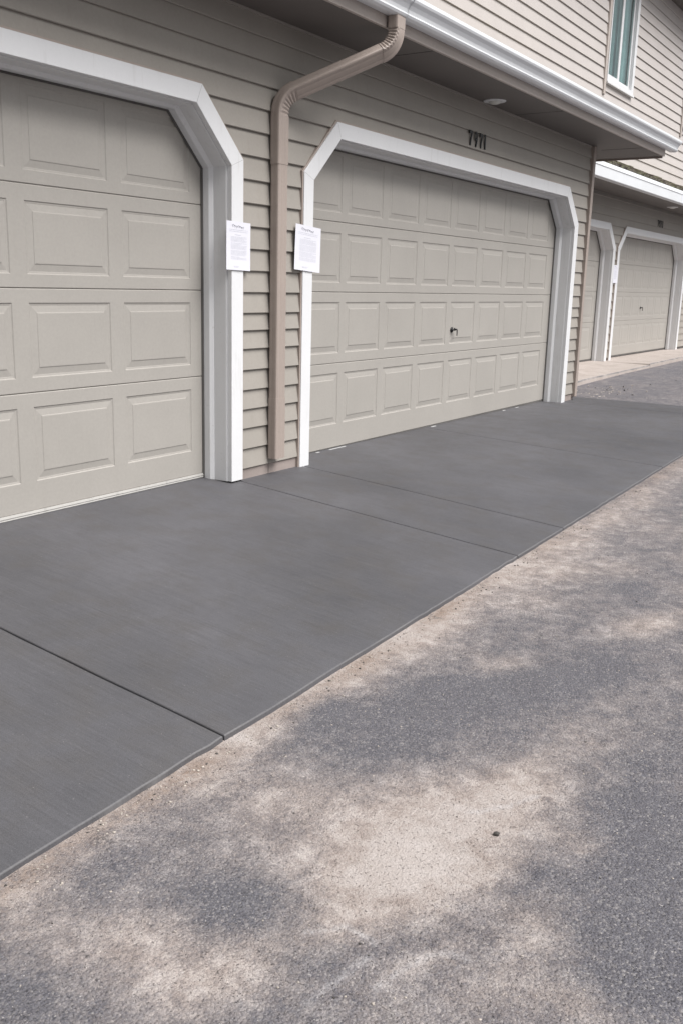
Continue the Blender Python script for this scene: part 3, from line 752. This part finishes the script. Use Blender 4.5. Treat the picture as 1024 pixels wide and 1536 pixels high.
# ================================================================== FAR TOWNHOUSE
far = thing('townhouse', 'far beige townhouse set back beyond the near eave, with mossy shingles above a white gutter', 'house', (17, 1.2, .1), 'beige townhouses along the driveway')
Y2 = 1.195; ZB = .112
L3, R3 = 12.62, 15.60; L4, R4 = 15.735, 20.11
o3 = opening(L3, R3, .36, .34, 1.858, 2.198, W, WH); o4 = opening(L4, R4, .36, .34, 1.858, 2.198, W, WH)
mb = MB(); siding(mb, 10.70, 22.4, Y2+YS, [.16+.126*k for k in range(20)], 2.61, [o3, o4]); mb.build('siding', M['siding'], far, recalc=False)
core = MB()
for a, b, z0_ in ((10.70, L3+.05, 0), (R3-.05, L4+.05, 0), (R4-.05, 22.4, 0), (L3+.05, R3-.05, 2.16), (L4+.05, R4-.05, 2.16)):
    core.box(a, b, Y2+YS+.014, Y2+YS+.16, z0_, 2.61)
core.build('wall_core', M['siding'], far)
for a, b in ((R4-.02, 22.4), (R3-.02, L4+.02), (10.7, L3+.02)):
    fd = MB(); fd.box(a, b, Y2+YS+.002, Y2+YS+.013, -.05, .155); fd.build('foundation', M['seal'], far)
casing(far, L3, R3, .36, .34, ZB, ZB, Y2, label='white clipped-corner casing of the partly hidden far garage door')
casing(far, L4, R4, .36, .34, ZB, ZB, Y2, label='white clipped-corner casing of the farthest garage door')
w3 = (R3-L3-2*W); garage_door(far, L3+W-.015, R3-W+.005, ZB+.03, [(L3+W+.11+.64*k, L3+W+.11+.64*k+.54) for k in range(4)], Y2+D, .95, .11, label='far greige garage door half hidden behind the near house corner', retainer=False, emb=.55)
p4 = (R4-L4-2*W-.24)/8
garage_door(far, L4+W-.015, R4-W+.005, ZB+.03, [(L4+W+.145+p4*k, L4+W+.145+p4*k+p4*.84) for k in range(8)], Y2+D, .95, .11, label='farthest wide greige garage door with a dark lock handle', retainer=False, handle_x=L4+W+.145+p4*4.1, handle_z=.92, emb=.5)
Y2F = .70
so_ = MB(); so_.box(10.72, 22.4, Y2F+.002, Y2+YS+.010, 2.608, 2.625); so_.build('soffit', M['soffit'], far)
fs_ = MB(); fs_.box(10.72, 22.4, Y2F-.02, Y2F, 2.596, 2.79); fs_.build('fascia', M['white'], far, bevel=.002)
# white box gutter with a rolled upper lip
gp = [(0, .0), (-.075, .0), (-.082, .006), (-.086, .128), (-.092, .132), (-.095, .137), (-.078, .190), (-.070, .192), (-.070, .186), (-.085, .140), (-.078, .008), (-.004, .006), (-.004, .18), (0, .18)]
gm = MB(); gm.sweep([[(x, Y2F-.021+a, 2.592+b) for a, b in gp] for x in (10.74, 22.4)]); gm.build('gutter', M['gutter'], far)
rf = shingle_roof(far, 10.72, 22.4, Y2F-.055, 2.800, YU-.004, 3.06, 4, 'roof', (.10, .24), (.014, .036))
soffit_light(far, 17.75, .95, 2.607)
for k, ch in enumerate('7973'):
    numeral(far, ch, 17.90+.094*k, Y2+.010, 2.300, .116)
UW = [(14.32, 15.66, 4.03, 5.50), (18.66, 20.0, 4.03, 5.50)]
ops = [dict(span=(lambda z, a=a, b=b: (a+.05, b-.02)), top=d_-.02, bot=c_+.01, brk=[c_+.01, d_-.02]) for a, b, c_, d_ in UW]
up = MB(); siding(up, 10.70, 24.0, YU, zu, 5.76, ops); up.build('upper_siding', M['siding_up'], far, recalc=False)
uc = MB(); xx = 10.70
for a, b, c_, d_ in UW:
    uc.box(xx, a+.05, YU+.014, YU+.15, 2.7, 5.76); uc.box(a+.05, b-.02, YU+.014, YU+.15, 2.7, c_+.005); uc.box(a+.05, b-.02, YU+.014, YU+.15, d_-.01, 5.76); xx = b-.02
uc.box(xx, 24.0, YU+.014, YU+.15, 2.7, 5.76)
uc.build('upper_wall_core', M['siding_up'], far)
for q in UW: window(far, *q, YU)
us = MB(); us.box(10.70, 24.0, .72, YU+.2, 5.762, 5.80); us.build('upper_soffit', M['soffit'], far)
shingle_roof(far, 10.70, 24.0, .66, 5.83, 5.2, 7.6, 22, 'upper_roof', (.25, .35), (.006, .010))
bk = MB(); bk.box(23.85, 24.0, YU+.152, 8.0, -.1, 5.76); bk.box(10.70, 23.85, 7.85, 8.0, -.1, 5.76); bk.build('rear_wall', M['siding_up'], far)

# ================================================================== paper notices
def notice(label, x0, x1, z0, z1, y, tilt, seed, right_curl=.0):
    rnd = random.Random(seed)
    cx, cz = (x0+x1)/2, (z0+z1)/2; ca, sa = math.cos(tilt), math.sin(tilt)
    def P(u, v, off=0.):       # u,v in 0..1
        dx = (u-.5)*(x1-x0); dz = (v-.5)*(z1-z0)
        yy = y+.003-.002*math.sin(u*3.1)*(1-v)-.004*max(0, u-.75)*right_curl*4*(1-v)-.003*(1-v)**2-off
        return (cx+dx*ca-dz*sa, yy, cz+dx*sa+dz*ca)
    mb = MB(); n, m = 14, 16
    vs = [P(i/n, j/m) for j in range(m+1) for i in range(n+1)]; b0 = len(vs); vs += [(p[0], p[1]+.0003, p[2]) for p in vs]
    fs = []
    for j in range(m):
        for i in range(n):
            a = j*(n+1)+i; fs.append((a, a+1, a+n+2, a+n+1)); fs.append((b0+a, b0+a+n+1, b0+a+n+2, b0+a+1))
    for i in range(n): fs += [(i+1, i, b0+i, b0+i+1), (m*(n+1)+i, m*(n+1)+i+1, b0+m*(n+1)+i+1, b0+m*(n+1)+i)]
    for j in range(m): fs += [(j*(n+1), (j+1)*(n+1), b0+(j+1)*(n+1), b0+j*(n+1)), ((j+1)*(n+1)+n, j*(n+1)+n, b0+j*(n+1)+n, b0+(j+1)*(n+1)+n)]
    mb.mesh(vs, fs); nsheet = len(mb.f)
    tx = mb
    def dash(u0, u1, v, h):
        k = max(1, int((u1-u0)/.08))
        for i in range(k):
            a, b = u0+(u1-u0)*i/k, u0+(u1-u0)*(i+1)/k
            tx.add(P(a, v-h, .0006), P(b, v-h, .0006), P(b, v, .0006), P(a, v, .0006))
    def line(u0, u1, v, h=.0045):
        u = u0
        while u < u1:
            l_ = rnd.uniform(.02, .09); dash(u, min(u1, u+l_), v, h); u += l_+.012
    for v in (.835, .80): line(.12, .88, v, .009)
    line(.34, .60, .735, .012)
    v = .69
    for k in range(19):
        line(.18, .84 if rnd.random() < .8 else rnd.uniform(.4, .8), v, .0075); v -= .0235
        if k in (4, 10, 15): v -= .012
    line(.30, .52, .085, .007); line(.30, .48, .065, .007)
    nprint = len(mb.f); pen = mb; s = []       # a scrawled heading across the top
    n = 90
    for i in range(n):
        q = i/(n-1); s.append((.22+.5*q+.030*math.sin(q*44), .905+.022*math.cos(q*44+.6)*(1.2-.6*q)-.02*q+.01*math.sin(q*13)))
    for (a, b), (c, d) in zip(s, s[1:]):
        pen.add(P(a, b-.004, .0010), P(c, d-.004, .0010), P(c, d+.004, .0010), P(a, b+.004, .0010))
    o = mb.build('paper_notice', M['paper'], smooth=False, recalc=False)
    o.data.materials.append(M['ink']); o.data.materials.append(M['pen'])
    for i, p in enumerate(o.data.polygons): p.material_index = 0 if i < nsheet else (1 if i < nprint else 2)
    tag(o, label, 'notice', 'paper notices taped to the door casings')
    return o
notice('white paper notice left of the downspout, on the casing of the left garage door', 4.472, 4.694, 1.249, 1.517, -.006, -.02, 1)
notice('white paper notice right of the downspout, on the casing of the wide garage door', 5.150, 5.434, 1.261, 1.537, -.006, -.06, 2, 1.)
notice('small far white paper notice between the two far garage doors', 15.58, 15.80, 1.320, 1.592, Y2-.004, .01, 3)

# ================================================================== loose stones
def stone_mesh(mb, c, r, rnd):
    bm = bmesh.new(); bmesh.ops.create_icosphere(bm, subdivisions=1, radius=1)
    sx, sy, sz = r*rnd.uniform(.8, 1.4), r*rnd.uniform(.7, 1.1), r*rnd.uniform(.45, .8); a = rnd.uniform(0, 6.28)
    vs = []
    for v in bm.verts:
        k = rnd.uniform(.82, 1.15); x, y, z = v.co.x*sx*k, v.co.y*sy*k, v.co.z*sz*k
        vs.append((c[0]+x*math.cos(a)-y*math.sin(a), c[1]+x*math.sin(a)+y*math.cos(a), c[2]+z))
    mb.mesh(vs, [tuple(v.index for v in f.verts) for f in bm.faces]); bm.free()
rnd = random.Random(11)
gl = MB(); gd = MB()
for k in range(1500):
    t = rnd.random()
    if t < .5:
        x = rnd.uniform(.8, 11)**1.0; y = YE-.012-abs(rnd.gauss(0, .05)); r = rnd.uniform(.0015, .0048)
    elif t < .92:
        x = rnd.uniform(.8, 5); y = rnd.uniform(-3.6, -1.83); r = rnd.uniform(.0012, .0034)
    else:
        x = rnd.gauss(11.5, .5); y = rnd.gauss(.0, .2); r = rnd.uniform(.004, .013)
        if x < 10.75: continue
    z = ground_z(x, y)+r*.3+mnoise.noise(Vector((x*1.3, y*1.3, 0)))*.006+mnoise.noise(Vector((x*5, y*5, 7)))*.003
    stone_mesh(gl if rnd.random() < .72 else gd, (x, y, z), r, rnd)
o = gl.build('loose_gravel', M['stone'], recalc=False); o['kind'] = 'stuff'
o = gd.build('dark_grit', M['darkstone'], recalc=False); o['kind'] = 'stuff'
mb = MB(); stone_mesh(mb, (2.207, -2.72, ground_z(2.2, -2.72)+.006), .0085, rnd)
tag(mb.build('pebble', M['darkstone'], recalc=False), 'single dark pebble lying on the pale sandy patch of asphalt', 'pebble')
